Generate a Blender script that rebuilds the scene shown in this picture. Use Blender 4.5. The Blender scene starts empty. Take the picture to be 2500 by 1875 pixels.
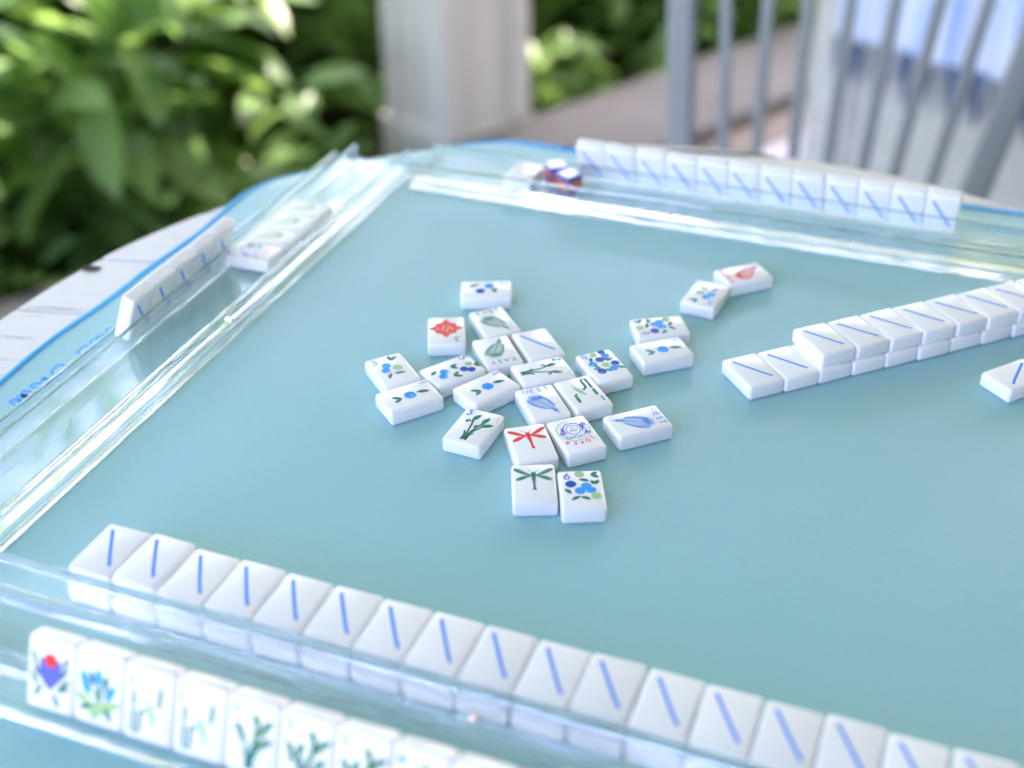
import bpy, bmesh, math, random
from mathutils import Vector, Matrix

# ------------------------------------------------------------------ camera, sky, sun, exposure
SC = bpy.context.scene
COL = SC.collection
SC.render.engine = 'CYCLES'
SC.cycles.use_denoising = True
SC.cycles.max_bounces = 20
SC.cycles.transmission_bounces = 20
SC.cycles.transparent_max_bounces = 12
SC.cycles.diffuse_bounces = 8
SC.cycles.glossy_bounces = 12
SC.cycles.sample_clamp_indirect = 0.0
SC.cycles.caustics_refractive = True
SC.cycles.caustics_reflective = True
SC.cycles.blur_glossy = 0.0
SC.view_settings.view_transform = 'Standard'
SC.view_settings.look = 'None'
SC.view_settings.gamma = 1.0
SC.view_settings.use_curve_mapping = False
SC.view_settings.exposure = 3.3
SC.view_settings.use_white_balance = True      # camera white balance set for the blue-green shade
SC.view_settings.white_balance_temperature = 6850
SC.view_settings.white_balance_tint = 37

cam_data = bpy.data.cameras.new('camera')
cam = bpy.data.objects.new('camera', cam_data)
COL.objects.link(cam)
rt = Vector((0.93337498, 0.35880582, -0.00833825))
up = Vector((-0.18984425, 0.51329871, 0.83694898))
fw = Vector((-0.30458217, 0.77960427, -0.54721740))
m3 = Matrix((rt, up, -fw)).transposed()
cam.matrix_world = Matrix.Translation((0, 0, 0.394664)) @ m3.to_4x4()
cam_data.sensor_width = 36.0
cam_data.lens = 36.0 * 3148.63 / 2500.0
cam_data.clip_start = 0.02
cam_data.clip_end = 400.0
cam_data.dof.use_dof = True
cam_data.dof.focus_distance = 0.672
cam_data.dof.aperture_fstop = 3.7
SC.camera = cam

SUN_EL, SUN_AZ = math.radians(56), math.radians(18)      # azimuth from +Y towards +X
sun_dir = Vector((math.sin(SUN_AZ) * math.cos(SUN_EL), math.cos(SUN_AZ) * math.cos(SUN_EL), math.sin(SUN_EL)))
world = bpy.data.worlds.new('World'); SC.world = world
world.use_nodes = True
wn = world.node_tree
bg = wn.nodes['Background']
sky = wn.nodes.new('ShaderNodeTexSky')
sky.sky_type = 'NISHITA'; sky.sun_disc = False
sky.sun_elevation = SUN_EL; sky.sun_rotation = SUN_AZ
sky.air_density = 1.0; sky.dust_density = 2.0; sky.ozone_density = 1.0
wn.links.new(sky.outputs['Color'], bg.inputs['Color'])
bg.inputs['Strength'].default_value = 0.15
sd = bpy.data.lights.new('sun', 'SUN'); sd.energy = 2.5; sd.angle = math.radians(0.53); sd.color = (1.0, 0.95, 0.86)
sun = bpy.data.objects.new('sun', sd); COL.objects.link(sun)
sun.rotation_euler = sun_dir.to_track_quat('Z', 'Y').to_euler()
sun.location = sun_dir * 20

# ------------------------------------------------------------------ helpers
RND = random.Random(7)
MM = 0.001

def tag(o, label=None, cat=None, group=None, kind=None):
    if label: o['label'] = label
    if cat: o['category'] = cat
    if group: o['group'] = group
    if kind: o['kind'] = kind
    return o

def link(name, me, mat=None, parent=None):
    o = bpy.data.objects.new(name, me)
    COL.objects.link(o)
    if mat is not None and len(me.materials) == 0: me.materials.append(mat)
    if parent is not None: o.parent = parent
    return o

def empty(name, loc=(0, 0, 0), rz=0.0):
    o = bpy.data.objects.new(name, None); COL.objects.link(o)
    o.location = loc; o.rotation_euler = (0, 0, rz); o.empty_display_size = 0.01
    return o

def mesh_of(bm, name, smooth=False):
    me = bpy.data.meshes.new(name)
    bm.normal_update()
    bm.to_mesh(me); bm.free()
    if smooth:
        for p in me.polygons: p.use_smooth = True
    return me

def box_bm(x0, x1, y0, y1, z0, z1, bm=None, mat=None):
    bm = bm or bmesh.new()
    vs = [bm.verts.new(Vector((x, y, z))) for x in (x0, x1) for y in (y0, y1) for z in (z0, z1)]
    if mat is not None:
        for v_ in vs: v_.co = mat @ v_.co
    for f in ((0, 1, 3, 2), (4, 6, 7, 5), (0, 4, 5, 1), (2, 3, 7, 6), (0, 2, 6, 4), (1, 5, 7, 3)):
        bm.faces.new([vs[i] for i in f])
    return bm

def bevel(bm, w, seg=2):
    bmesh.ops.bevel(bm, geom=list(bm.edges), offset=w, segments=seg, affect='EDGES', profile=0.5, clamp_overlap=True)
    return bm

def extrude_profile(pts, x0, x1, bev=0.0, seg=2):
    """closed (y,z) outline swept along x"""
    bm = bmesh.new()
    a = [bm.verts.new((x0, p[0], p[1])) for p in pts]
    b = [bm.verts.new((x1, p[0], p[1])) for p in pts]
    n = len(pts)
    for i in range(n):
        bm.faces.new((a[i], a[(i + 1) % n], b[(i + 1) % n], b[i]))
    bm.faces.new(list(reversed(a))); bm.faces.new(b)
    bmesh.ops.recalc_face_normals(bm, faces=bm.faces)
    if bev: bevel(bm, bev, seg)
    return bm

def tube_bm(path, r, sides=8, bm=None, closed=False, radii=None):
    bm = bm or bmesh.new()
    path = [Vector(p) for p in path]; n = len(path); rings = []
    for i, p in enumerate(path):
        if closed: t = path[(i + 1) % n] - path[i - 1]
        else: t = path[min(i + 1, n - 1)] - path[max(i - 1, 0)]
        t.normalize()
        a = Vector((0, 0, 1)) if abs(t.z) < 0.9 else Vector((1, 0, 0))
        u = t.cross(a).normalized(); w = t.cross(u)
        rr = radii[i] if radii else r
        rings.append([bm.verts.new(p + (u * math.cos(k * 2 * math.pi / sides) + w * math.sin(k * 2 * math.pi / sides)) * rr) for k in range(sides)])
    for i in range(n if closed else n - 1):
        A, B = rings[i], rings[(i + 1) % n]
        for k in range(sides):
            bm.faces.new((A[k], A[(k + 1) % sides], B[(k + 1) % sides], B[k]))
    if not closed:
        bm.faces.new(list(reversed(rings[0]))); bm.faces.new(rings[-1])
    bmesh.ops.recalc_face_normals(bm, faces=bm.faces)
    return bm

# ------------------------------------------------------------------ materials
def material(name, color, rough=0.5, spec=0.5, metal=0.0, sss=0.0, coat=0.0):
    m = bpy.data.materials.new(name); m.use_nodes = True
    b = m.node_tree.nodes['Principled BSDF']
    b.inputs['Base Color'].default_value = (*color, 1)
    b.inputs['Roughness'].default_value = rough
    b.inputs['Metallic'].default_value = metal
    b.inputs['Specular IOR Level'].default_value = spec
    if sss:
        b.inputs['Subsurface Weight'].default_value = sss
        b.inputs['Subsurface Radius'].default_value = (1.0, 0.9, 0.8)
        b.inputs['Subsurface Scale'].default_value = 0.004
    if coat: b.inputs['Coat Weight'].default_value = coat
    return m

def noise_color(m, c1, c2, scale=8.0, stretch=(1, 1, 1), detail=6.0, lo=0.35, hi=0.65, coord='Object', bump=0.0, bump_scale=None, rot=0.0):
    nt = m.node_tree; b = nt.nodes['Principled BSDF']
    tc = nt.nodes.new('ShaderNodeTexCoord'); mp = nt.nodes.new('ShaderNodeMapping')
    mp.inputs['Scale'].default_value = stretch; mp.inputs['Rotation'].default_value = (0, 0, rot)
    nt.links.new(tc.outputs[coord], mp.inputs['Vector'])
    nz = nt.nodes.new('ShaderNodeTexNoise'); nz.inputs['Scale'].default_value = scale; nz.inputs['Detail'].default_value = detail
    nt.links.new(mp.outputs['Vector'], nz.inputs['Vector'])
    cr = nt.nodes.new('ShaderNodeValToRGB')
    cr.color_ramp.elements[0].position = lo; cr.color_ramp.elements[0].color = (*c1, 1)
    cr.color_ramp.elements[1].position = hi; cr.color_ramp.elements[1].color = (*c2, 1)
    nt.links.new(nz.outputs['Fac'], cr.inputs['Fac'])
    nt.links.new(cr.outputs['Color'], b.inputs['Base Color'])
    if bump:
        n2 = nt.nodes.new('ShaderNodeTexNoise'); n2.inputs['Scale'].default_value = bump_scale or scale; n2.inputs['Detail'].default_value = 4
        nt.links.new(mp.outputs['Vector'], n2.inputs['Vector'])
        bp = nt.nodes.new('ShaderNodeBump'); bp.inputs['Strength'].default_value = bump; bp.inputs['Distance'].default_value = 0.001
        nt.links.new(n2.outputs['Fac'], bp.inputs['Height'])
        nt.links.new(bp.outputs['Normal'], b.inputs['Normal'])
    return m

M = {}
M['tile'] = material('tile_white', (0.87, 0.87, 0.89), rough=0.16, spec=0.5)
nt = M['tile'].node_tree; b = nt.nodes['Principled BSDF']
oi = nt.nodes.new('ShaderNodeObjectInfo'); cr = nt.nodes.new('ShaderNodeValToRGB')
cr.color_ramp.elements[0].color = (0.83, 0.83, 0.845, 1); cr.color_ramp.elements[1].color = (0.90, 0.90, 0.92, 1)
nt.links.new(oi.outputs['Random'], cr.inputs['Fac']); nt.links.new(cr.outputs['Color'], b.inputs['Base Color'])
tc = nt.nodes.new('ShaderNodeTexCoord'); nz = nt.nodes.new('ShaderNodeTexNoise'); nz.inputs['Scale'].default_value = 160; nz.inputs['Detail'].default_value = 3
nt.links.new(tc.outputs['Object'], nz.inputs['Vector'])
mr = nt.nodes.new('ShaderNodeMapRange'); mr.inputs['To Min'].default_value = 0.09; mr.inputs['To Max'].default_value = 0.26
nt.links.new(nz.outputs['Fac'], mr.inputs['Value']); nt.links.new(mr.outputs['Result'], b.inputs['Roughness'])
M['blue'] = material('ink_blue', (0.0, 0.255, 0.88), rough=0.4, spec=0.2)
M['azure'] = material('ink_azure', (0.0, 0.34, 0.92), rough=0.12, spec=0.22)
M['navy'] = material('ink_navy', (0.005, 0.085, 0.48), rough=0.16, spec=0.22)
M['violet'] = material('ink_violet', (0.10, 0.13, 0.60), rough=0.35, spec=0.22)
M['lilac'] = material('ink_lilac', (0.12, 0.24, 0.78), rough=0.4, spec=0.22)
M['sky'] = material('ink_sky', (0.03, 0.28, 0.78), rough=0.4, spec=0.22)
M['green'] = material('ink_green', (0.0, 0.20, 0.14), rough=0.2, spec=0.22)
M['teal'] = material('ink_teal', (0.015, 0.18, 0.15), rough=0.35, spec=0.22)
M['sage'] = material('ink_sage', (0.09, 0.30, 0.25), rough=0.45, spec=0.22)
M['lime'] = material('ink_lime', (0.36, 0.58, 0.29), rough=0.2, spec=0.22)
M['red'] = material('ink_red', (0.92, 0.03, 0.03), rough=0.35, spec=0.22)
M['coral'] = material('ink_coral', (0.95, 0.10, 0.07), rough=0.4, spec=0.22)
M['pink'] = material('ink_pink', (0.95, 0.55, 0.48), rough=0.4, spec=0.22)

def glass(name, color, rough=0.0, ior=1.43):
    m = bpy.data.materials.new(name); m.use_nodes = True
    b = m.node_tree.nodes['Principled BSDF']
    b.inputs['Base Color'].default_value = (*color, 1)
    b.inputs['Roughness'].default_value = rough
    b.inputs['IOR'].default_value = ior
    b.inputs['Transmission Weight'].default_value = 1.0
    nt = m.node_tree; tr = nt.nodes.new('ShaderNodeBsdfTransparent'); mix = nt.nodes.new('ShaderNodeMixShader'); mix.inputs['Fac'].default_value = 0.08
    nt.links.new(b.outputs['BSDF'], mix.inputs[1]); nt.links.new(tr.outputs['BSDF'], mix.inputs[2])
    nt.links.new(mix.outputs['Shader'], nt.nodes['Material Output'].inputs['Surface'])
    return m
M['acrylic'] = glass('clear_acrylic', (0.985, 1.0, 0.995))
M['brass'] = material('pin_metal', (0.93, 0.80, 0.70), rough=0.12, metal=1.0)

# playing mat: aqua neoprene with a fine weave
M['mat'] = material('mat_aqua', (0.30, 0.56, 0.62), rough=0.40, spec=0.38)
nt = M['mat'].node_tree; b = nt.nodes['Principled BSDF']
b.inputs['Sheen Weight'].default_value = 0.15
tc = nt.nodes.new('ShaderNodeTexCoord')
nz = nt.nodes.new('ShaderNodeTexNoise'); nz.inputs['Scale'].default_value = 620; nz.inputs['Detail'].default_value = 3
nt.links.new(tc.outputs['Object'], nz.inputs['Vector'])
n3 = nt.nodes.new('ShaderNodeTexNoise'); n3.inputs['Scale'].default_value = 9; n3.inputs['Detail'].default_value = 4
nt.links.new(tc.outputs['Object'], n3.inputs['Vector'])
mx = nt.nodes.new('ShaderNodeMix'); mx.data_type = 'RGBA'
mx.inputs['A'].default_value = (0.200, 0.470, 0.505, 1); mx.inputs['B'].default_value = (0.280, 0.572, 0.612, 1)
ad = nt.nodes.new('ShaderNodeMath'); ad.operation = 'MULTIPLY_ADD'; ad.inputs[1].default_value = 0.5
nt.links.new(nz.outputs['Fac'], ad.inputs[0])
h2 = nt.nodes.new('ShaderNodeMath'); h2.operation = 'MULTIPLY'; h2.inputs[1].default_value = 0.5
nt.links.new(n3.outputs['Fac'], h2.inputs[0]); nt.links.new(h2.outputs[0], ad.inputs[2])
nt.links.new(ad.outputs[0], mx.inputs['Factor'])
nt.links.new(mx.outputs['Result'], b.inputs['Base Color'])
bp = nt.nodes.new('ShaderNodeBump'); bp.inputs['Strength'].default_value = 0.35; bp.inputs['Distance'].default_value = 0.0005
nt.links.new(nz.outputs['Fac'], bp.inputs['Height']); nt.links.new(bp.outputs['Normal'], b.inputs['Normal'])

M['piping'] = material('piping_blue', (0.0, 0.46, 0.95), rough=0.55)
M['print_blue'] = material('mat_print', (0.0, 0.36, 0.85), rough=0.5)
M['print_pale'] = material('mat_print_pale', (0.26, 0.62, 0.88), rough=0.5)
M['plank'] = noise_color(material('painted_plank', (0.6, 0.6, 0.6), rough=0.6), (0.50, 0.46, 0.43), (0.74, 0.71, 0.70), scale=12, stretch=(1.2, 14, 1), lo=0.26, hi=0.42, bump=0.25, bump_scale=30)
M['knot'] = material('wood_knot', (0.03, 0.028, 0.025), rough=0.8)
M['wood_under'] = material('table_under', (0.12, 0.10, 0.09), rough=0.8)
M['post'] = noise_color(material('post_paint', (0.5, 0.5, 0.5), rough=0.5), (0.54, 0.505, 0.44), (0.64, 0.605, 0.54), scale=3, stretch=(4, 4, 0.5))
M['border'] = noise_color(material('border_concrete', (0.4, 0.4, 0.4), rough=0.8), (0.125, 0.122, 0.105), (0.165, 0.160, 0.140), scale=5)
M['joint'] = noise_color(material('joint_dirt', (0.2, 0.15, 0.1), rough=0.9), (0.15, 0.115, 0.08), (0.26, 0.21, 0.16), scale=9)
M['floor'] = noise_color(material('porch_floor', (0.5, 0.45, 0.43), rough=0.6), (0.50, 0.46, 0.45), (0.60, 0.56, 0.55), scale=4)
M['ceiling'] = material('porch_ceiling', (0.56, 0.57, 0.60), rough=0.7)
M['siding'] = material('house_siding', (0.20, 0.20, 0.21), rough=0.7)
M['chair'] = material('chair_paint', (0.225, 0.26, 0.28), rough=0.4)
M['wicker'] = material('white_wicker', (0.66, 0.66, 0.64), rough=0.55)
nt = M['wicker'].node_tree; b = nt.nodes['Principled BSDF']
tc = nt.nodes.new('ShaderNodeTexCoord'); mp = nt.nodes.new('ShaderNodeMapping'); mp.inputs['Scale'].default_value = (48, 48, 30)
nt.links.new(tc.outputs['Object'], mp.inputs['Vector'])
wv = nt.nodes.new('ShaderNodeTexBrick'); wv.inputs['Scale'].default_value = 1.0
wv.inputs['Color1'].default_value = (0.68, 0.68, 0.65, 1); wv.inputs['Color2'].default_value = (0.52, 0.52, 0.50, 1); wv.inputs['Mortar'].default_value = (0.22, 0.215, 0.20, 1)
mp2 = nt.nodes.new('ShaderNodeMapping'); mp2.inputs['Rotation'].default_value = (math.radians(90), 0, 0)
nt.links.new(mp.outputs['Vector'], mp2.inputs['Vector']); nt.links.new(mp2.outputs['Vector'], wv.inputs['Vector'])
nt.links.new(wv.outputs['Color'], b.inputs['Base Color'])
M['throw'] = noise_color(material('throw_blue', (0.3, 0.5, 0.85), rough=0.85), (0.24, 0.42, 0.82), (0.74, 0.79, 0.88), scale=7, stretch=(7, 7, 0.35), lo=0.36, hi=0.62)
M['tassel'] = noise_color(material('tassel_mix', (0.03, 0.08, 0.2), rough=0.9), (0.03, 0.07, 0.15), (0.09, 0.19, 0.38), scale=5, stretch=(6, 6, 1.5), lo=0.38, hi=0.62)
M['tassel2'] = material('tassel_pale', (0.34, 0.37, 0.44), rough=0.9)
M['cushion'] = material('seat_cushion', (0.62, 0.64, 0.68), rough=0.9)
M['orange'] = material('die_orange', (0.80, 0.17, 0.03), rough=0.3)
M['dieblue'] = material('die_blue', (0.01, 0.09, 0.42), rough=0.25)
M['diewhite'] = material('die_white', (0.9, 0.88, 0.88), rough=0.2)
M['stem'] = noise_color(material('shrub_stem', (0.1, 0.08, 0.05), rough=0.8), (0.06, 0.05, 0.03), (0.13, 0.10, 0.06), scale=20)
M['lawn'] = noise_color(material('lawn', (0.1, 0.2, 0.05), rough=0.9), (0.15, 0.24, 0.045), (0.30, 0.38, 0.10), scale=1.6, detail=8, lo=0.35, hi=0.65)
M['soil'] = noise_color(material('soil', (0.05, 0.04, 0.03), rough=0.95), (0.07, 0.075, 0.03), (0.14, 0.13, 0.055), scale=12)

def leaf_material(name, c1, c2, trans):
    m = bpy.data.materials.new(name); m.use_nodes = True
    nt = m.node_tree; b = nt.nodes['Principled BSDF']
    oi = nt.nodes.new('ShaderNodeObjectInfo')
    geo = nt.nodes.new('ShaderNodeNewGeometry')
    add = nt.nodes.new('ShaderNodeMath'); add.operation = 'ADD'
    fr = nt.nodes.new('ShaderNodeMath'); fr.operation = 'FRACT'
    nt.links.new(oi.outputs['Random'], add.inputs[0]); nt.links.new(geo.outputs['Random Per Island'], add.inputs[1])
    nt.links.new(add.outputs[0], fr.inputs[0])
    cr = nt.nodes.new('ShaderNodeValToRGB')
    cr.color_ramp.elements[0].color = (*c1, 1); cr.color_ramp.elements[1].color = (*c2, 1)
    nt.links.new(fr.outputs[0], cr.inputs['Fac'])
    nt.links.new(cr.outputs['Color'], b.inputs['Base Color'])
    b.inputs['Roughness'].default_value = 0.34
    b.inputs['Specular IOR Level'].default_value = 0.32
    tr = nt.nodes.new('ShaderNodeBsdfTranslucent')
    hs = nt.nodes.new('ShaderNodeHueSaturation'); hs.inputs['Hue'].default_value = 0.488; hs.inputs['Saturation'].default_value = 1.1; hs.inputs['Value'].default_value = 1.6
    nt.links.new(cr.outputs['Color'], hs.inputs['Color']); nt.links.new(hs.outputs['Color'], tr.inputs['Color'])
    mix = nt.nodes.new('ShaderNodeMixShader'); mix.inputs['Fac'].default_value = trans
    out = nt.nodes['Material Output']
    nt.links.new(b.outputs['BSDF'], mix.inputs[1]); nt.links.new(tr.outputs['BSDF'], mix.inputs[2])
    nt.links.new(mix.outputs['Shader'], out.inputs['Surface'])
    return m
M['leaf'] = leaf_material('leaf_green', (0.085, 0.190, 0.060), (0.170, 0.310, 0.080), 0.42)

# ------------------------------------------------------------------ the setting
FLOOR = -0.75
LAWN = -0.98
E_ = Vector((0.4512, 0.8924, 0)); O_ = Vector((-0.8924, 0.4512, 0)); G_ = -O_      # along the porch edge, outwards, inwards
P0 = Vector((-1.604, 1.564, 0))                                                     # a point of the porch edge
PM = Matrix(((E_.x, O_.x, 0, P0.x), (E_.y, O_.y, 0, P0.y), (0, 0, 1, 0), (0, 0, 0, 1)))   # porch frame: x along edge, y outwards

def porch_box(name, x0, x1, y0, y1, z0, z1, mat, bev=0.0, parent=None):
    bm = box_bm(x0, x1, y0, y1, z0, z1)
    if bev: bevel(bm, bev, 2)
    o = link(name, mesh_of(bm, name), mat, parent)
    if parent is None: o.matrix_world = PM
    return o

bm = bmesh.new()
bmesh.ops.create_grid(bm, x_segments=40, y_segments=40, size=60)
for v_ in bm.verts: v_.co.z = 0.03 * math.sin(v_.co.x * 1.3) * math.cos(v_.co.y * 0.9)
lawn = link('ground', mesh_of(bm, 'ground', True), M['lawn']); lawn.location = (0, 0, LAWN); tag(lawn, kind='structure')
bed = porch_box('garden_bed', -2.2, 4.8, 0.0, 0.75, LAWN, LAWN + 0.05, M['soil']); tag(bed, kind='structure')
border = porch_box('porch_border', -4.0, 5.0, -0.33, 0.0, LAWN - 0.05, FLOOR, M['border'], 0.006); tag(border, kind='structure')
joint = porch_box('floor_joint', -4.0, 5.0, -0.50, -0.33, LAWN - 0.05, FLOOR - 0.035, M['joint']); tag(joint, kind='structure')
# porch floor boards, each its own piece
floor = empty('porch_floor'); floor.matrix_world = PM; tag(floor, kind='structure')
bw = 0.14
base_board = None
for i in range(24):
    y1 = -0.50 - i * bw; y0 = y1 - bw + 0.004
    if base_board is None:
        bm = bevel(box_bm(-4.0, 5.0, -bw + 0.004, 0, -0.03, 0), 0.003, 1)
        base_board = mesh_of(bm, 'floor_board'); base_board.materials.append(M['floor'])
    o = link('floor_board', base_board, None, floor); o.location = (0, y1, FLOOR)
sub = link('subfloor', mesh_of(box_bm(-4.0, 5.0, -3.86, -0.50, LAWN, FLOOR - 0.031), 'subfloor'), M['joint'], floor)
# porch roof; unseen house wall, set close and dark to dim the right
roof = porch_box('porch_roof', -1.75, 5.4, -4.1, 0.44, 1.58, 1.76, M['ceiling']); tag(roof, 'pale painted porch ceiling over the table', 'roof', kind='structure')
wall = porch_box('house_wall', -1.6, 5.2, -2.75, -2.57, LAWN, 1.58, M['siding']); tag(wall, 'dark house wall out of view, set close to dim the right side', 'wall', kind='structure')

# porch post standing at the edge: square shaft with corner boards and a recessed inner panel
def post_x(px): return px
pt = Vector((-1.021, 2.750, 0)) - P0
px1 = pt.dot(E_); py0 = pt.dot(O_); PW = 0.245
post = empty('porch_post'); post.matrix_world = PM @ Matrix.Translation((px1 - PW / 2, py0 + PW / 2, 0))
tag(post, 'square white porch post with trim boards rising behind the table', 'post')
h = PW / 2
link('shaft', mesh_of(bevel(box_bm(-h + 0.010, h - 0.010, -h + 0.010, h - 0.010, LAWN, 1.58), 0.003, 1), 'shaft'), M['post'], post)
cb = 0.055
for sx in (-1, 1):
    for sy in (-1, 1):
        bm = box_bm(min(sx * h, sx * (h - cb)), max(sx * h, sx * (h - cb)), min(sy * h, sy * (h - cb)), max(sy * h, sy * (h - cb)), FLOOR - 0.15, 1.57)
        link('corner_board', mesh_of(bevel(bm, 0.003, 2), 'corner_board'), M['post'], post)
link('base_block', mesh_of(bevel(box_bm(-h - 0.010, h + 0.010, -h - 0.002, h + 0.010, LAWN - 0.04, FLOOR - 0.004), 0.004, 2), 'base_block'), M['post'], post)

# ------------------------------------------------------------------ round table
TC = Vector((-0.134, 0.530, 0)); TR = 0.409; TT = -0.0030
table = empty('round_table', (TC.x, TC.y, FLOOR)); tag(table, 'round white painted plank table with worn edges', 'table')
PA = math.radians(13.7)
SEAM0 = (Vector((-0.5327, 0.6166, 0)) - TC).dot(Vector((-math.sin(PA), math.cos(PA), 0)))
PWID = 0.0735
def plank_mesh(y0, y1):
    y0c, y1c = max(y0, -TR), min(y1, TR)
    out = []
    N = 24
    for i in range(N + 1):
        y = y0c + (y1c - y0c) * i / N
        out.append((math.sqrt(max(TR * TR - y * y, 0)), y))
    left = [(-x, y) for x, y in reversed(out)]
    poly = out + left
    clean = []
    for p in poly:
        if not clean or (abs(p[0] - clean[-1][0]) + abs(p[1] - clean[-1][1])) > 1e-5: clean.append(p)
    bm = bmesh.new()
    top = [bm.verts.new((x, y, 0)) for x, y in clean]; bot = [bm.verts.new((x, y, -0.028)) for x, y in clean]
    bm.faces.new(top); bm.faces.new(list(reversed(bot)))
    n = len(top)
    for i in range(n): bm.faces.new((top[i], bot[i], bot[(i + 1) % n], top[(i + 1) % n]))
    bmesh.ops.recalc_face_normals(bm, faces=bm.faces)
    ed = [e for e in bm.edges if abs(e.verts[0].co.z - e.verts[1].co.z) < 1e-6 and e.verts[0].co.z > -0.001]
    bmesh.ops.bevel(bm, geom=ed, offset=0.0016, segments=2, affect='EDGES', profile=0.5)
    return mesh_of(bm, 'plank')
k = -8
while k < 9:
    y0 = SEAM0 + k * PWID + 0.0007; y1 = SEAM0 + (k + 1) * PWID - 0.0007
    if y1 > -TR + 0.006 and y0 < TR - 0.006:
        o = link('plank', plank_mesh(y0, y1), M['plank'], table)
        o.location = (0, 0, TT - FLOOR - 0.0004 * ((k * 37) % 3)); o.rotation_euler = (0, 0, PA)
    k += 1
bm = bmesh.new(); bmesh.ops.create_cone(bm, cap_ends=True, segments=96, radius1=TR - 0.02, radius2=TR - 0.02, depth=0.02)
o = link('underside', mesh_of(bm, 'underside'), M['wood_under'], table); o.location = (0, 0, TT - FLOOR - 0.0395)
bm = bmesh.new(); bmesh.ops.create_cone(bm, cap_ends=True, segments=64, radius1=0.30, radius2=0.30, depth=0.07)
o = link('apron', mesh_of(bm, 'apron', False), M['plank'], table); o.location = (0, 0, TT - FLOOR - 0.085)
prof = [(0.16, 0.0), (0.17, 0.03), (0.07, 0.08), (0.05, 0.2), (0.075, 0.4), (0.05, 0.6), (0.09, 0.64)]
bm = tube_bm([(0, 0, z) for r, z in prof], 0.1, 24, radii=[r for r, z in prof])
link('pedestal', mesh_of(bm, 'pedestal', True), M['plank'], table)
kn = bmesh.new(); bmesh.ops.create_circle(kn, cap_ends=True, segments=14, radius=0.0055)
for v_ in kn.verts: v_.co.x *= 1.2 + 0.25 * math.sin(5 * v_.co.y * 400); v_.co.y *= 0.72
o = link('knot', mesh_of(kn, 'knot'), M['knot'], table); o.location = (-0.5304 - TC.x, 0.5998 - TC.y, TT - FLOOR + 0.0003); o.rotation_euler = (0, 0, PA)
# dark worn cracks along the seams near the rim
crack_mesh = None
def crack(x, y, L_, seed):
    r = random.Random(seed); bm = bmesh.new(); n = 14; pts = []
    for i in range(n + 1):
        pts.append((L_ * i / n, 0.0011 * r.uniform(-1, 1), 0.00015 + 0.0004 * r.random() * math.sin(math.pi * i / n)))
    a = [bm.verts.new((p[0], p[1] + p[2], 0)) for p in pts]; c = [bm.verts.new((p[0], p[1] - p[2], 0)) for p in pts]
    for i in range(n): bm.faces.new((a[i], c[i], c[i + 1], a[i + 1]))
    o = link('crack', mesh_of(bm, 'crack'), M['wood_under'], table)
    o.location = (x - TC.x, y - TC.y, TT - FLOOR + 0.0004); o.rotation_euler = (0, 0, PA)
crack(-0.536, 0.5435, 0.036, 3); crack(-0.528, 0.5085, 0.022, 5)

# ------------------------------------------------------------------ playing mat with blue piping
MX0, MX1, MY0, MY1 = -0.4905, 0.2235, 0.172, 0.8880
MC = Vector(((MX0 + MX1) / 2, (MY0 + MY1) / 2, 0)); MHX, MHY = (MX1 - MX0) / 2, (MY1 - MY0) / 2; MRAD = 0.150
def mat_outline(n=240):
    pts = []
    segs = [(1, 1, 0), (-1, 1, 90), (-1, -1, 180), (1, -1, 270)]
    for sx, sy, a0 in segs:
        cx_, cy_ = sx * (MHX - MRAD), sy * (MHY - MRAD)
        for i in range(n // 4 // 2 + 1):
            a = math.radians(a0 + 90 * i / (n // 4 // 2)); pts.append((cx_ + MRAD * math.cos(a), cy_ + MRAD * math.sin(a)))
        # straight run to the next corner
        nx = segs[(segs.index((sx, sy, a0)) + 1) % 4]
        ex, ey = pts[-1]
        a = math.radians(nx[2]); fx, fy = nx[0] * (MHX - MRAD) + MRAD * math.cos(a), nx[1] * (MHY - MRAD) + MRAD * math.sin(a)
        for i in range(1, n // 4 // 2): f = i / (n // 4 // 2); pts.append((ex + (fx - ex) * f, ey + (fy - ey) * f))
    out = []
    for i, (x, y) in enumerate(pts):
        w = 0.0016 * math.sin(i * 0.31) + 0.001 * math.sin(i * 0.83 + 1)
        l = math.hypot(x, y); out.append((x * (1 + w / l), y * (1 + w / l)))
    return out
OUTL = mat_outline()
def mat_z(x, y):
    r = math.hypot(x + MC.x - TC.x, y + MC.y - TC.y) - (TR - 0.006)
    return 0.0 if r <= 0 else -min(9.0 * r * r, 0.05)
bm = bmesh.new()
rings = []
fr = [0.0, 0.3, 0.6, 0.8, 0.88, 0.92, 0.95, 0.97, 0.985, 1.0]
c0 = bm.verts.new((0, 0, 0))
for f in fr[1:]:
    rings.append([bm.verts.new((x * f, y * f, mat_z(x * f, y * f))) for x, y in OUTL])
n = len(OUTL)
for i in range(n): bm.faces.new((c0, rings[0][i], rings[0][(i + 1) % n]))
for a, c in zip(rings[:-1], rings[1:]):
    for i in range(n): bm.faces.new((a[i], c[i], c[(i + 1) % n], a[(i + 1) % n]))
low = [bm.verts.new(v_.co - Vector((0, 0, 0.0026))) for v_ in rings[-1]]
for i in range(n): bm.faces.new((rings[-1][i], low[i], low[(i + 1) % n], rings[-1][(i + 1) % n]))
mat_obj = link('playing_mat', mesh_of(bm, 'playing_mat', True), M['mat']); mat_obj.location = (MC.x, MC.y, 0)
tag(mat_obj, 'pale aqua playing mat with bright blue piped edge covering the table', 'mat')
path = [(x, y, mat_z(x, y) - 0.0002) for x, y in OUTL]
rad = [0.00185 + 0.0001 * math.sin(i * 2.1) for i in range(n)]
link('piping', mesh_of(tube_bm(path, 0.0018, 8, closed=True, radii=rad), 'piping', True), M['piping'], mat_obj)

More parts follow.
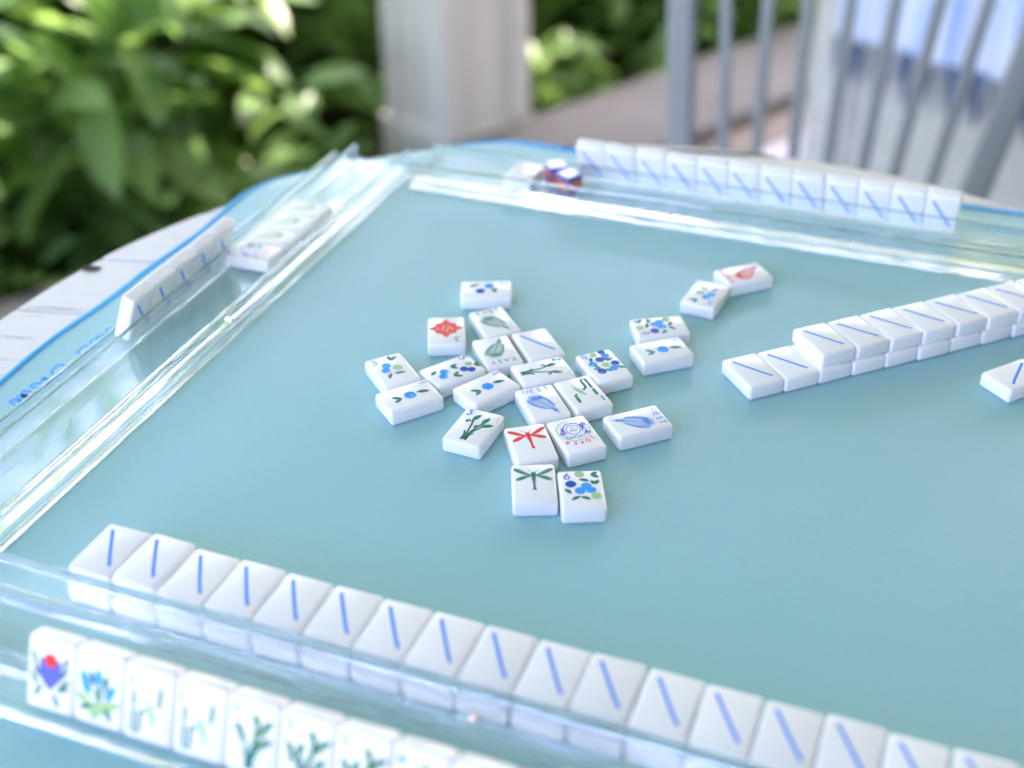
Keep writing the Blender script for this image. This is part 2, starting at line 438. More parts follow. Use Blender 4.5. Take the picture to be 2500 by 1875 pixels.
def ribbon(bm, pts, w, z=0.0, taper=False):
    n = len(pts); A = []; B = []
    for i in range(n):
        a = Vector(pts[max(i - 1, 0)]); c = Vector(pts[min(i + 1, n - 1)])
        t = (c - a); t = t.normalized() if t.length > 1e-9 else Vector((1, 0))
        nrm = Vector((-t.y, t.x)); p = Vector(pts[i])
        ww = w / 2
        if taper: ww *= 0.25 + 0.75 * math.sin(math.pi * (i + 0.6) / (n + 0.2))
        A.append(bm.verts.new((*(p + nrm * ww), z))); B.append(bm.verts.new((*(p - nrm * ww), z)))
    for i in range(n - 1): bm.faces.new((B[i], B[i + 1], A[i + 1], A[i]))

def smooth_pts(pts, k=6):
    """Catmull-Rom through the points"""
    P = [Vector(p) for p in pts]; P = [P[0] * 2 - P[1]] + P + [P[-1] * 2 - P[-2]]
    out = []
    for i in range(1, len(P) - 2):
        for s in range(k):
            t = s / k
            a, b_, c, d = P[i - 1], P[i], P[i + 1], P[i + 2]
            out.append(tuple(0.5 * ((2 * b_) + (c - a) * t + (2 * a - 5 * b_ + 4 * c - d) * t * t + (3 * b_ - a - 3 * c + d) * t ** 3)))
    out.append(tuple(P[-2])); return out

# script lettering printed along the left edge (only the lower strokes show beside the rack)
GL = [[(-466.6, 450.2), (-470.8, 452.2), (-472.9, 451.6), (-471.8, 449.0), (-466.0, 446.8)], [(-466.2, 457.2), (-469.8, 457.4), (-471.7, 456.6), (-471.4, 454.4), (-465.5, 453.0)],
      [(-465.8, 461.0), (-472.0, 461.9), (-471.6, 458.2), (-465.6, 457.2)], [(-465, 466.5), (-469.4, 465.6), (-472.0, 466.6), (-471.8, 469.3), (-469.2, 470.2), (-469.8, 473.5), (-471.4, 476.5), (-466.0, 475.3), (-463.5, 474)],
      [(-466.0, 491.0), (-471.2, 490.7), (-471.4, 487.2), (-470.4, 482.5), (-466.0, 480.6), (-463, 482)], [(-466.9, 483.2), (-465.6, 486.4)],
      [(-465.6, 513.2), (-470.3, 513.1), (-470.3, 509.5), (-469.4, 505.1), (-465.0, 503.6)], [(-465.4, 522.8), (-469.9, 521.0), (-469.3, 517.2), (-464.8, 516.0)],
      [(-465.4, 527.2), (-469.2, 527.2), (-469.2, 524.2), (-465.0, 523.0)], [(-465.4, 535.4), (-469.2, 534.9), (-469.0, 532.0), (-465.0, 531.0)],
      [(-466, 571), (-469.6, 572), (-469.4, 568.6), (-466, 567.5)], [(-466, 632), (-469.4, 633.5), (-469.2, 629.8), (-465.5, 628.4)], [(-466, 641), (-469.2, 642), (-469, 638.5), (-465.5, 637.5)]]
GL += [[(x0 + dx, 858 + dy) for dx, dy in ((0, -5), (1, 0), (4, 1), (6, -4))] for x0 in (4, 15, 22, 31)]
for g in GL:
    pts = smooth_pts([((x * MM) - MC.x, (y * MM) - MC.y) for x, y in g], 5)
    bm1 = bmesh.new(); ribbon(bm1, pts, 0.0016, 0.00030)
    o = link('letter', mesh_of(bm1, 'letter'), M['print_blue'], mat_obj)
    bm2 = bmesh.new(); ribbon(bm2, [(p[0] + 0.0014, p[1] - 0.0006) for p in pts], 0.0034, 0.00016)
    link('letter_fill', mesh_of(bm2, 'letter_fill'), M['print_pale'], o)  # pale blue fill, part of the printed lettering

# ------------------------------------------------------------------ acrylic racks
LEAN = math.radians(22)
RACK = [(12.5, 0), (67, 0), (67, 8.0), (63.8, 8.0), (63.4, 3.0), (50.0, 3.0), (49.0, 16.5), (46.0, 16.5), (46.2, 5.0), (15.6, 5.0), (15.2, 7.0), (12.5, 7.0)]
PUSH = [(0, 0), (10.2, 0), (10.2, 3.4), (5.6, 3.4), (5.6, 19), (0, 19)]
def rack(label, x0, x1, origin, rz, px0, px1, pin):
    """local +x along the rack, local +y = outwards from the middle of the table"""
    r = empty('tile_rack', origin, rz); tag(r, label, 'tile rack', 'clear acrylic tile racks round the mat')
    bm = extrude_profile([(a * MM, c * MM) for a, c in RACK], x0, x1, 0.0009, 3)
    o = link('tray', mesh_of(bm, 'tray'), M['acrylic'], r); o.location = (0, 0, 0.0004)
    bm = extrude_profile([(a * MM, c * MM) for a, c in PUSH], px0, px1, 0.0016, 4)
    o = link('pusher_bar', mesh_of(bm, 'pusher_bar'), M['acrylic'], r); o.location = (0, 0, 0.0004)
    bm = bmesh.new(); bmesh.ops.create_cone(bm, cap_ends=True, segments=16, radius1=0.0020, radius2=0.0020, depth=0.0046); bevel(bm, 0.0005, 1)
    o = link('hinge_pin', mesh_of(bm, 'hinge_pin', False), M['brass'], r); o.location = (pin, 0.0088, 0.0090); o.rotation_euler = (math.pi / 2, 0, 0)
    return r
NEAR_Y, LEFT_X, FAR_Y = 0.3292, -0.3910, 0.7780
rack('clear acrylic rack nearest the viewer, holding the open hand', -0.10, 0.392, (0, NEAR_Y, 0), math.pi, -0.10, 0.389, 0.143)
rack('clear acrylic rack on the left beside the shrubs', 0.336, 0.806, (LEFT_X, 0, 0), math.pi / 2, 0.336, 0.803, 0.556)
rack('clear acrylic rack on the far side of the mat holding the dice', -0.384, 0.11, (0, FAR_Y, 0), 0.0, -0.383, 0.11, -0.19)

# ------------------------------------------------------------------ tiles
TW, TL, TH = 22.0 * MM, 31.6 * MM, 9.0 * MM
bm = box_bm(-TW / 2, TW / 2, -TL / 2, TL / 2, 0, TH); bevel(bm, 0.0019, 4)
TILE_ME = mesh_of(bm, 'mahjong_tile', True); TILE_ME.materials.append(M['tile'])
ZF = TH + 0.00006

PARTS = {}      # shared mark meshes
def cached(key, fn, mat):
    if key not in PARTS:
        bm = bmesh.new(); fn(bm)
        for v_ in bm.verts: v_.co *= MM
        me = mesh_of(bm, key); me.materials.append(M[mat]); PARTS[key] = me
    return PARTS[key]

def put(tile, name, key, fn, mat, x=0, y=0, rot=0.0, z=0.0):
    o = link(name, cached(key + mat, fn, mat), None, tile)
    o.location = (x * MM, y * MM, ZF + z); o.rotation_euler = (0, 0, math.radians(rot))
    return o

def lens_fn(L_, w, curve=0.0):
    def fn(bm):
        n = 10; A = []; B = []; C = []
        for i in range(n + 1):
            t = i / n; x = (t - 0.5) * L_; hw = w / 2 * math.sin(math.pi * t) ** 0.8; c = curve * math.sin(math.pi * t)
            A.append(bm.verts.new((x, c + hw, 0))); C.append(bm.verts.new((x, c, 0.10 * math.sin(math.pi * t)))); B.append(bm.verts.new((x, c - hw, 0)))
        for i in range(n):
            bm.faces.new((B[i], B[i + 1], C[i + 1], C[i])); bm.faces.new((C[i], C[i + 1], A[i + 1], A[i]))
        bmesh.ops.remove_doubles(bm, verts=bm.verts, dist=1e-4)
    return fn

def berry_fn(r):
    def fn(bm):
        n = 20; prof = [(1.0, 0.0), (0.93, 0.16), (0.8, 0.20), (0.55, 0.12), (0.25, 0.08)]
        rings = [[bm.verts.new((r * f * math.cos(2 * math.pi * k / n), r * f * math.sin(2 * math.pi * k / n), h_)) for k in range(n)] for f, h_ in prof]
        for a, c in zip(rings[:-1], rings[1:]):
            for k in range(n): bm.faces.new((a[k], a[(k + 1) % n], c[(k + 1) % n], c[k]))
        bm.faces.new(rings[-1])
        for f in bm.faces: f.smooth = True
    return fn

def strokes_fn(lines, w, taper=False):
    def fn(bm):
        for i, l in enumerate(lines): ribbon(bm, l, w, 0.0015 * (i % 5), taper)
    return fn

def arc(cx_, cy_, r, a0, a1, n=14, ry=None):
    ry = ry or r
    return [(cx_ + r * math.cos(math.radians(a0 + (a1 - a0) * i / n)), cy_ + ry * math.sin(math.radians(a0 + (a1 - a0) * i / n))) for i in range(n + 1)]

DIG = {'1': [[(0, 2.3), (0, -2.3)]],
       '2': [smooth_pts([(-1.1, 1.5), (-0.3, 2.3), (0.9, 1.8), (0.7, 0.6), (-1.3, -2.1)], 5), [(-1.3, -2.1), (1.4, -2.1)]],
       '3': [[(-1.1, 2.2), (1.1, 2.2), (0.0, 0.5)], smooth_pts([(0.0, 0.5), (1.2, 0.1), (1.2, -1.4), (0.2, -2.3), (-1.3, -2.0)], 5)],
       '4': [[(0.8, -2.2), (0.8, 2.2), (-1.2, -0.8), (1.5, -0.8)]],
       '5': [[(1.2, 2.2), (-0.7, 2.2), (-0.9, 0.5)], smooth_pts([(-0.9, 0.5), (0.9, 0.4), (1.1, -1.2), (0.0, -2.2), (-1.3, -1.9)], 5)],
       '6': [smooth_pts([(0.7, 2.4), (-0.5, 0.9), (-1.2, -0.6)], 5), arc(0.0, -0.9, 1.3, 0, 360, 22)],
       '9': [smooth_pts([(1.2, 0.6), (1.0, -0.8), (0.6, -2.4)], 5), arc(0.0, 1.0, 1.3, 0, 360, 22)]}
LET = {'W': [[(-1, 1), (-0.5, -1), (0, 0.8), (0.5, -1), (1, 1)]], 'E': [[(0.6, 1), (-0.6, 1), (-0.6, -1), (0.6, -1)], [(-0.6, 0.05), (0.4, 0.05)]],
       'S': [smooth_pts([(0.55, 0.8), (0.0, 1.0), (-0.5, 0.6), (0.1, 0.0), (0.5, -0.5), (0.0, -1.0), (-0.6, -0.8)], 4)], 'T': [[(-0.75, 1), (0.75, 1)], [(0, 1), (0, -1)]],
       'A': [[(-0.8, -1), (0, 1), (0.8, -1)], [(-0.5, -0.3), (0.5, -0.3)]], 'J': [smooth_pts([(0.3, 1), (0.3, -0.5), (-0.1, -1), (-0.5, -0.7)], 4)],
       'O': [arc(0, 0, 0.85, 0, 360, 16, 1.0)], 'K': [[(-0.5, 1), (-0.5, -1)], [(0.6, 1), (-0.5, 0.0), (0.7, -1)]],
       'R': [[(-0.5, -1), (-0.5, 1)], smooth_pts([(-0.5, 1), (0.5, 0.8), (0.4, 0.1), (-0.4, 0.0)], 4), [(-0.1, 0.0), (0.7, -1)]],
       'U': [smooth_pts([(-0.7, 1), (-0.6, -0.6), (0, -1), (0.6, -0.6), (0.7, 1)], 4)], 'H': [[(-0.6, 1), (-0.6, -1)], [(0.6, 1), (0.6, -1)], [(-0.6, 0), (0.6, 0)]]}

def numeral(t, d, mat='blue', x=-7.6, y=11.2, w=0.8): put(t, 'numeral', 'num' + d, strokes_fn(DIG[d], w), mat, x, y)
def word(t, s, mat, y, size=1.6, pitch=3.9, w=0.62):
    def fn(bm):
        for i, ch in enumerate(s):
            ox = (i - (len(s) - 1) / 2) * pitch
            for l in LET[ch]: ribbon(bm, [(ox + px_ * size, py_ * size) for px_, py_ in l], w, 0)
    put(t, 'lettering', 'word' + s, fn, mat, 0, y)
def berry(t, x, y, r=2.1, mat='azure'):
    r *= 1.14
    put(t, 'berry', 'berry%.1f' % r, berry_fn(r), mat, x, y)
def leaf(t, x, y, rot, L_=4.6, w=1.6, mat='green'):
    if L_ < 6.15: L_, w = L_ * 1.25, w * 1.45
    put(t, 'leaf', 'leaf%.1f_%.1f' % (L_, w), lens_fn(L_, w, 0.25), mat, x, y, rot)
def pair(t, x, y, rot, L_=4.2):
    for s in (-1, 1):
        a = rot + s * 32; leaf(t, x + L_ / 2 * math.cos(math.radians(a)), y + L_ / 2 * math.sin(math.radians(a)), a, L_, 1.6)

def dot1(t):
    numeral(t, '1', 'blue', -7.4, 12.0); berry(t, 0, 0.6, 2.9); leaf(t, 0.2, 8.2, 72, 6.0, 2.0); pair(t, 0.6, -5.0, -94, 4.8)
def dot2(t):
    numeral(t, '2', 'violet', -6.6, 11.0); berry(t, -3.4, 1.8, 2.6); berry(t, 2.8, -3.6, 2.6, 'navy'); leaf(t, -3.8, -7.6, 118, 5.4, 1.7); pair(t, 1.2, 3.4, 70, 4.4)
def dot3(t):
    numeral(t, '3', 'sky', -7.0, 10.6); berry(t, -1.8, 4.6, 2.3); berry(t, -3.8, 0.2, 2.3); berry(t, 3.2, 0.6, 2.5, 'lime'); pair(t, 3.0, 9.2, 62); leaf(t, -3.6, -6.0, 60); leaf(t, 2.4, -5.2, -10, 5.4)
def dot5(t):
    numeral(t, '5', 'blue', -7.4, 11.6); berry(t, 0.0, 10.6, 2.0, 'lime'); berry(t, 3.2, 5.6, 2.2, 'navy'); berry(t, 5.8, 8.8, 2.1, 'navy')
    berry(t, -0.6, -5.2, 2.2); berry(t, 3.0, -8.0, 2.2); pair(t, 2.8, 12.6, 74, 3.8); pair(t, -2.8, 0.6, 68, 4.0); pair(t, 6.2, -2.6, 90, 4.4); leaf(t, -2.6, -10.6, 118, 4.2)
def dot6(t):
    numeral(t, '6', 'violet', -6.6, 10.6); berry(t, -0.2, 12.2, 2.2, 'lime'); pair(t, 5.6, 11.0, 8, 3.8); leaf(t, 1.8, 7.2, -18); pair(t, 7.0, 4.0, 88, 3.2)
    berry(t, -5.0, 4.4, 2.4, 'navy'); berry(t, 2.4, 2.6, 2.3); berry(t, 4.6, -0.6, 2.2); berry(t, -0.8, -1.0, 2.4); leaf(t, -6.8, -1.2, -52, 4.2); berry(t, 6.6, -5.4, 2.2, 'lime'); leaf(t, -3.2, -6.8, 34, 4.6); leaf(t, 1.4, -6.8, -26, 4.6)
def dot9(t):
    numeral(t, '9', 'blue', -7.0, 11.0, 0.6); berry(t, -1.4, 11.8, 2.0, 'lime'); berry(t, 4.2, 13.0, 1.9, 'navy'); berry(t, 4.8, 8.8, 2.2); berry(t, 0.2, 6.2, 2.3, 'navy'); leaf(t, -4.4, 7.6, 70, 3.8)
    pair(t, 4.2, 3.8, 60, 4.0); berry(t, -5.4, 3.2, 2.2); berry(t, 1.2, 0.2, 1.9, 'lime'); berry(t, 6.8, 0.0, 2.2, 'navy'); pair(t, -3.2, -1.6, 150, 3.6); berry(t, 3.8, -4.6, 2.2); berry(t, -3.6, -5.2, 2.3, 'navy'); leaf(t, 0.4, -5.4, -58, 3.4); leaf(t, 8.2, -5.0, -38, 5.0)

def feather(t, word_, mat, y0=0.0, flip=1):
    """plume: curved quill with an eye near its broad end"""
    word(t, word_, mat, 11.6)
    Q = smooth_pts([(4.2 * flip, -11.5), (3.0 * flip, -7.0), (0.6 * flip, -2.0), (-2.0 * flip, 3.4), (-2.4 * flip, 6.0)], 6)
    def fn(bm):
        ribbon(bm, Q, 0.5, 0.004)
        n = len(Q)
        for i in range(3, n):
            f = i / (n - 1); p = Vector(Q[i]); tn = (Vector(Q[i]) - Vector(Q[i - 1])).normalized(); nr = Vector((-tn.y, tn.x))
            Lb = 0.9 + 5.2 * math.sin(math.pi * f ** 1.25) ** 1.1 if f > 0.3 else 0.9 + 2.2 * f
            for s in (-1, 1):
                tip = p + nr * s * Lb * 0.74 + tn * Lb * 0.66; mid = p + nr * s * Lb * 0.52 + tn * Lb * 0.18
                ribbon(bm, smooth_pts([tuple(p), tuple(mid), tuple(tip)], 5), 0.50, 0.0015 * (i % 4), True)
        c = Vector(Q[-3])
        for k in range(7):
            a = math.radians(40 + 100 * k / 6); d_ = Vector((math.cos(a), math.sin(a)))
            ribbon(bm, [tuple(c), tuple(c + d_ * 2.2), tuple(c + d_ * 4.2)], 0.45, 0.001 * k, True)
        ribbon(bm, arc(c.x, c.y + 0.3, 0.9, 0, 360, 14), 0.4, 0.010); ribbon(bm, arc(c.x, c.y + 0.3, 0.28, 0, 360, 10), 0.4, 0.012)
    put(t, 'feather', 'feather%d' % flip, fn, mat, 0, y0 - 1.6).scale = (1.2, 1.0, 1)

def dragonfly(t, mat, dark):
    def wings(bm):
        for s in (-1, 1):
            for (x1, y1, w, bend) in ((9.4, 4.1, 2.6, 0.9), (8.4, -2.6, 2.5, -0.2)):
                P = [(s * 0.7, 0.0), (s * x1 * 0.35, y1 * 0.22 + bend * 0.2), (s * x1 * 0.7, y1 * 0.62 + bend * 0.3), (s * x1, y1)]
                P = smooth_pts(P, 5); n = len(P); A = []; B = []
                for i, p in enumerate(P):
                    f = i / (n - 1); hw = 0.22 + w / 2 * math.sin(math.pi * min(f * 0.9, 1)) ** 1.2 * (0.35 + 0.75 * f)
                    if i == n - 1: hw = 0.3
                    A.append(bm.verts.new((p[0], p[1] + hw, 0))); B.append(bm.verts.new((p[0], p[1] - hw, 0)))
                for i in range(n - 1):
                    bm.faces.new((B[i], B[i + 1], A[i + 1], A[i]) if s > 0 else (A[i], A[i + 1], B[i + 1], B[i]))
    def body(bm):
        P = [(0, 2.2), (0, 1.0), (0, -2.0), (0.1, -4.6), (0.15, -7.6), (0.2, -9.6)]; W_ = [1.7, 2.4, 1.8, 1.2, 1.0, 1.9]
        A = [bm.verts.new((p[0] - w / 2, p[1], 0.02)) for p, w in zip(P, W_)]; B = [bm.verts.new((p[0] + w / 2, p[1], 0.02)) for p, w in zip(P, W_)]
        for i in range(len(P) - 1):
            bm.faces.new((A[i], A[i + 1], B[i + 1], B[i]))
        for s in (-1, 1):
            ribbon(bm, smooth_pts([(s * 0.3, 2.0), (s * 1.4, 3.0), (s * 2.9, 4.2)], 4), 0.22, 0.02)
            for (x1, y1) in ((8.6, 3.9), (7.4, -2.2)):
                ribbon(bm, smooth_pts([(s * 0.8, 0.1), (s * x1 * 0.5, y1 * 0.45), (s * x1, y1)], 4), 0.34, 0.03, True)
            put_blotch(bm, s)
    def put_blotch(bm, s):
        for (x0, y0, a) in ((5.6, 2.0, 24), (5.2, -1.9, -12), (7.6, 3.3, 24)):
            n = 8; ca, sa = math.cos(math.radians(a)), math.sin(math.radians(a)); A = []; B = []
            for i in range(n + 1):
                u = (i / n - 0.5) * 3.0; hw = 0.36 * math.sin(math.pi * i / n) + 0.02
                A.append(bm.verts.new((s * (x0 + u * ca - hw * sa), y0 + u * sa + hw * ca, 0.035))); B.append(bm.verts.new((s * (x0 + u * ca + hw * sa), y0 + u * sa - hw * ca, 0.035)))
            for i in range(n): bm.faces.new((B[i], B[i + 1], A[i + 1], A[i]) if s > 0 else (A[i], A[i + 1], B[i + 1], B[i]))
    put(t, 'dragonfly_wings', 'dfw' + mat, wings, mat, 0, 5.8).scale = (1.06, 1.3, 1); put(t, 'dragonfly_body', 'dfb' + mat, body, dark, 0, 5.8, 0, 0.00002).scale = (1.1, 1.2, 1)

def joker(t):
    put(t, 'emblem_ring', 'jring', strokes_fn([arc(0, 0, 8.9, 0, 360, 48)], 0.28), 'sage', 0, -3.4)
    L_ = [arc(0, -0.6, 3.6, 0, 360, 26, 4.2)]
    L_ += [smooth_pts([(-5.2, -4.0), (-6.4, 0.5), (-5.0, 4.5), (-1.8, 6.2), (0.6, 4.4)], 5), smooth_pts([(0.2, 4.2), (3.0, 6.4), (5.6, 4.2), (6.6, 0.0), (5.2, -4.2)], 5)]
    for k in range(5):
        o = k * 0.75; L_.append(smooth_pts([(-4.2 - o * 0.5, 2.2 - o), (-4.8 - o * 0.4, -1.6), (-3.4 + o * 0.2, -5.0 - o * 0.3), (-1.0 + o * 0.6, -6.6 + o * 0.2)], 4))
        L_.append(smooth_pts([(4.2 + o * 0.5, 2.2 - o), (4.9 + o * 0.3, -1.6), (3.6 - o * 0.2, -4.8 - o * 0.3), (1.2 - o * 0.4, -6.9 + o * 0.2)], 4))
    L_ += [[(-2.6, 4.6), (-0.4, 7.4), (2.6, 5.0)], arc(4.6, 5.2, 1.3, -30, 230, 12), arc(-1.3, 0.0, 0.35, 0, 360, 8), arc(1.3, 0.0, 0.35, 0, 360, 8), arc(0, -2.0, 0.9, 200, 340, 8), smooth_pts([(-0.3, 0.6), (0.3, -0.6), (-0.2, -1.0)], 4)]
    for fx, fy in ((-6.2, 3.6), (-6.4, -3.6), (6.6, 1.2)):
        for k in range(5): L_.append(arc(fx + 0.85 * math.cos(k * 1.2566), fy + 0.85 * math.sin(k * 1.2566), 0.55, 0, 360, 8))
    put(t, 'emblem', 'jface', strokes_fn(L_, 0.42), 'violet', 0, -3.4)
    def fn(bm):
        for i, ch in enumerate('JOKER'):
            a = math.radians(90 - (i - 2) * 19); cx_, cy_ = 11.4 * math.cos(a), -3.4 + 11.4 * math.sin(a); r = a - math.pi / 2
            for l in LET[ch]: ribbon(bm, [(cx_ + 1.25 * (px_ * math.cos(r) - py_ * math.sin(r)), cy_ + 1.25 * (px_ * math.sin(r) + py_ * math.cos(r))) for px_, py_ in l], 0.55, 0)
    put(t, 'lettering', 'jword', fn, 'coral')

def bam1(t):
    numeral(t, '1', 'sky', -7.6, 9.0, 1.1)
    put(t, 'stalk', 'b1', strokes_fn([[(-6.4, 5.0), (-6.4, -1.5)], [(-6.4, -2.4), (-6.4, -12.0), (-3.8, -12.0)], [(-3.6, -11.6), (-3.6, -4.0), (-1.0, -2.0)], [(5.2, 8.6), (5.2, 1.4), (3.6, 0.8)]], 1.5), 'green')
    leaf(t, 1.2, -2.6, -72, 13.0, 2.6, 'lime'); leaf(t, 5.4, 5.0, 86, 8.0, 1.9)
def sprig(t, d, tips, numcol='sky'):
    numeral(t, d, numcol, -7.4, 11.0, 0.95)
    L_ = []
    for (x, y, rot) in tips:
        bx, by = x - 2.6 * math.cos(math.radians(rot)), y - 2.6 * math.sin(math.radians(rot))
        L_.append(smooth_pts([(-0.6 + 0.15 * x, -12.6), (-0.6 + 0.2 * x, -6.5), (bx * 0.7, by - 3.0), (bx, by)], 5))
    for k, (x, y, rot) in enumerate(tips):
        bx, by = x - 4.2 * math.cos(math.radians(rot)), y - 4.2 * math.sin(math.radians(rot)); sg = 1 if k % 2 else -1
        L_.append(smooth_pts([(bx, by), (bx + sg * 1.6, by + 0.6), (bx + sg * 2.4, by - 0.5), (bx + sg * 1.4, by - 1.3)], 4))
    L_ += [[(-1.6, -13), (-1.6, -8.0), (-2.8, -5.0)], [(1.0, -13), (1.0, -8.4), (2.4, -5.6)]]
    put(t, 'stalk', 'sprig' + d, strokes_fn(L_, 1.1), 'green')
    for (x, y, rot) in tips: leaf(t, x, y, rot, 7.2, 2.9)
def bam2(t): sprig(t, '2', [(-3.2, 6.0, 100), (4.6, 6.4, 66)], 'blue')
def bam3(t): sprig(t, '3', [(-1.6, 7.6, 68), (4.2, 6.4, 74), (6.6, 2.4, 30)], 'blue')
def bam4(t): sprig(t, '4', [(-5.2, 2.6, 130), (1.8, 7.4, 112), (6.2, 6.2, 48), (6.0, -0.6, 24)], 'sky')
def bam5(t): sprig(t, '5', [(-6.2, 1.2, 118), (-2.2, 1.6, 74), (2.6, 7.8, 116), (7.0, 6.0, 34), (6.0, -2.4, 50)], 'lilac')
def bam6(t): sprig(t, '6', [(-6.4, 1.6, 118), (-2.4, 2.4, 80), (2.4, 8.0, 112), (6.8, 6.4, 40), (6.2, -0.6, 40), (-6.0, -4.0, 140)], 'sky')

def crak3(t):
    numeral(t, '3', 'green', -6.4, 10.8, 0.7)
    def fn(bm):
        n = 40; c = bm.verts.new((0, 0, 0)); R = []
        for k in range(n):
            a = 2 * math.pi * k / n; r = 1.0 / (abs(math.cos(a)) / 9.0 + abs(math.sin(a)) / 9.4) * (0.93 + 0.10 * math.cos(8 * a)) + 0.5 * abs(math.sin(2 * a))
            R.append(bm.verts.new((r * math.cos(a), r * math.sin(a) * 0.95, 0)))
        for k in range(n): bm.faces.new((c, R[k], R[(k + 1) % n]))
    put(t, 'dragon_mark', 'crak', fn, 'coral', 0.2, -1.6).scale = (1.12, 1.12, 1)
    put(t, 'dragon_scrolls', 'crakw', strokes_fn([smooth_pts([(-1.4, 5.0), (-0.2, 2.4), (-1.8, -0.6), (-0.6, -5.4)], 5), smooth_pts([(1.2, 3.6), (2.4, 0.6), (1.0, -2.0), (1.8, -4.6)], 5), smooth_pts([(-4.6, 1.4), (-3.0, 0.2), (-4.0, -1.8)], 5), smooth_pts([(4.2, 1.8), (5.0, 0.0), (3.8, -1.6)], 5)], 0.7, True), 'pink', 0.2, -1.6, 0, 0.00003)

def diagonal(t): put(t, 'diagonal_line', 'diag', strokes_fn([[(-6.5, 11.2), (-3.3, 5.9), (0, 0.5), (3.4, -5.0), (6.7, -9.8)]], 1.45), 'blue')

def protea(t):
    def fl(bm):
        for k in range(9):
            a = math.radians(90 + (k - 4) * 15); P = smooth_pts([(0, -5.5), (3.2 * math.cos(a), -1.0), (3.9 * math.cos(a), 3.4 + 2.2 * math.sin(a))], 5)
            ribbon(bm, [(1.35 * p[0], 1.25 * p[1]) for p in P], 2.3, 0.001 * k, True)
    put(t, 'petals', 'protea', fl, 'violet', 0, 1.0)
    put(t, 'flower_heart', 'pheart', berry_fn(3.0), 'red', 0, 6.4, 0, 0.00003)
    for x, y, r in ((-6.6, 5.6, 104), (6.4, 5.8, 74), (-6.4, -2.2, 126), (6.2, -2.0, 40), (-4.6, -6.6, 60), (2.6, -8.8, -64), (-5.6, 1.2, 112), (5.8, 1.6, 60), (5.6, -4.2, 22)): leaf(t, x * 1.12, y * 1.15, r, 7.2, 2.0, 'teal')
def lotus(t):
    for x, y, r, m in ((0, 4.6, 90, 'azure'), (-5.0, 0.6, 116, 'azure'), (5.0, -0.2, 62, 'azure'), (-5.8, 3.0, 108, 'azure'), (-2.8, 3.8, 100, 'green'), (3.0, 3.2, 80, 'green'), (-6.2, -4.4, 150, 'lime'), (5.8, -5.0, 30, 'lime'), (0.2, -1.6, 90, 'sage'), (0.2, -7.0, 90, 'lime'), (-4.6, -7.0, 205, 'green'), (3.8, -8.0, -56, 'green'), (-2.0, -8.6, 110, 'lime'), (2.2, -6.6, 62, 'lime')):
        leaf(t, x * 1.1, y * 1.1, r, 8.6 if m != 'green' else 8.0, 3.8 if m != 'green' else 2.6, m)

def tile(label, x, y, ang, face=None, z=0.0, group=None, mw=None, scale=None):
    o = link('mahjong_tile', TILE_ME)
    tag(o, label, 'mahjong tile', group)
    if mw is not None: o.matrix_world = mw
    else: o.location = (x * MM, y * MM, z); o.rotation_euler = (0, 0, math.radians(ang))
    if scale: o.scale = (scale, scale, 1.0)
    if face: face(o)
    return o

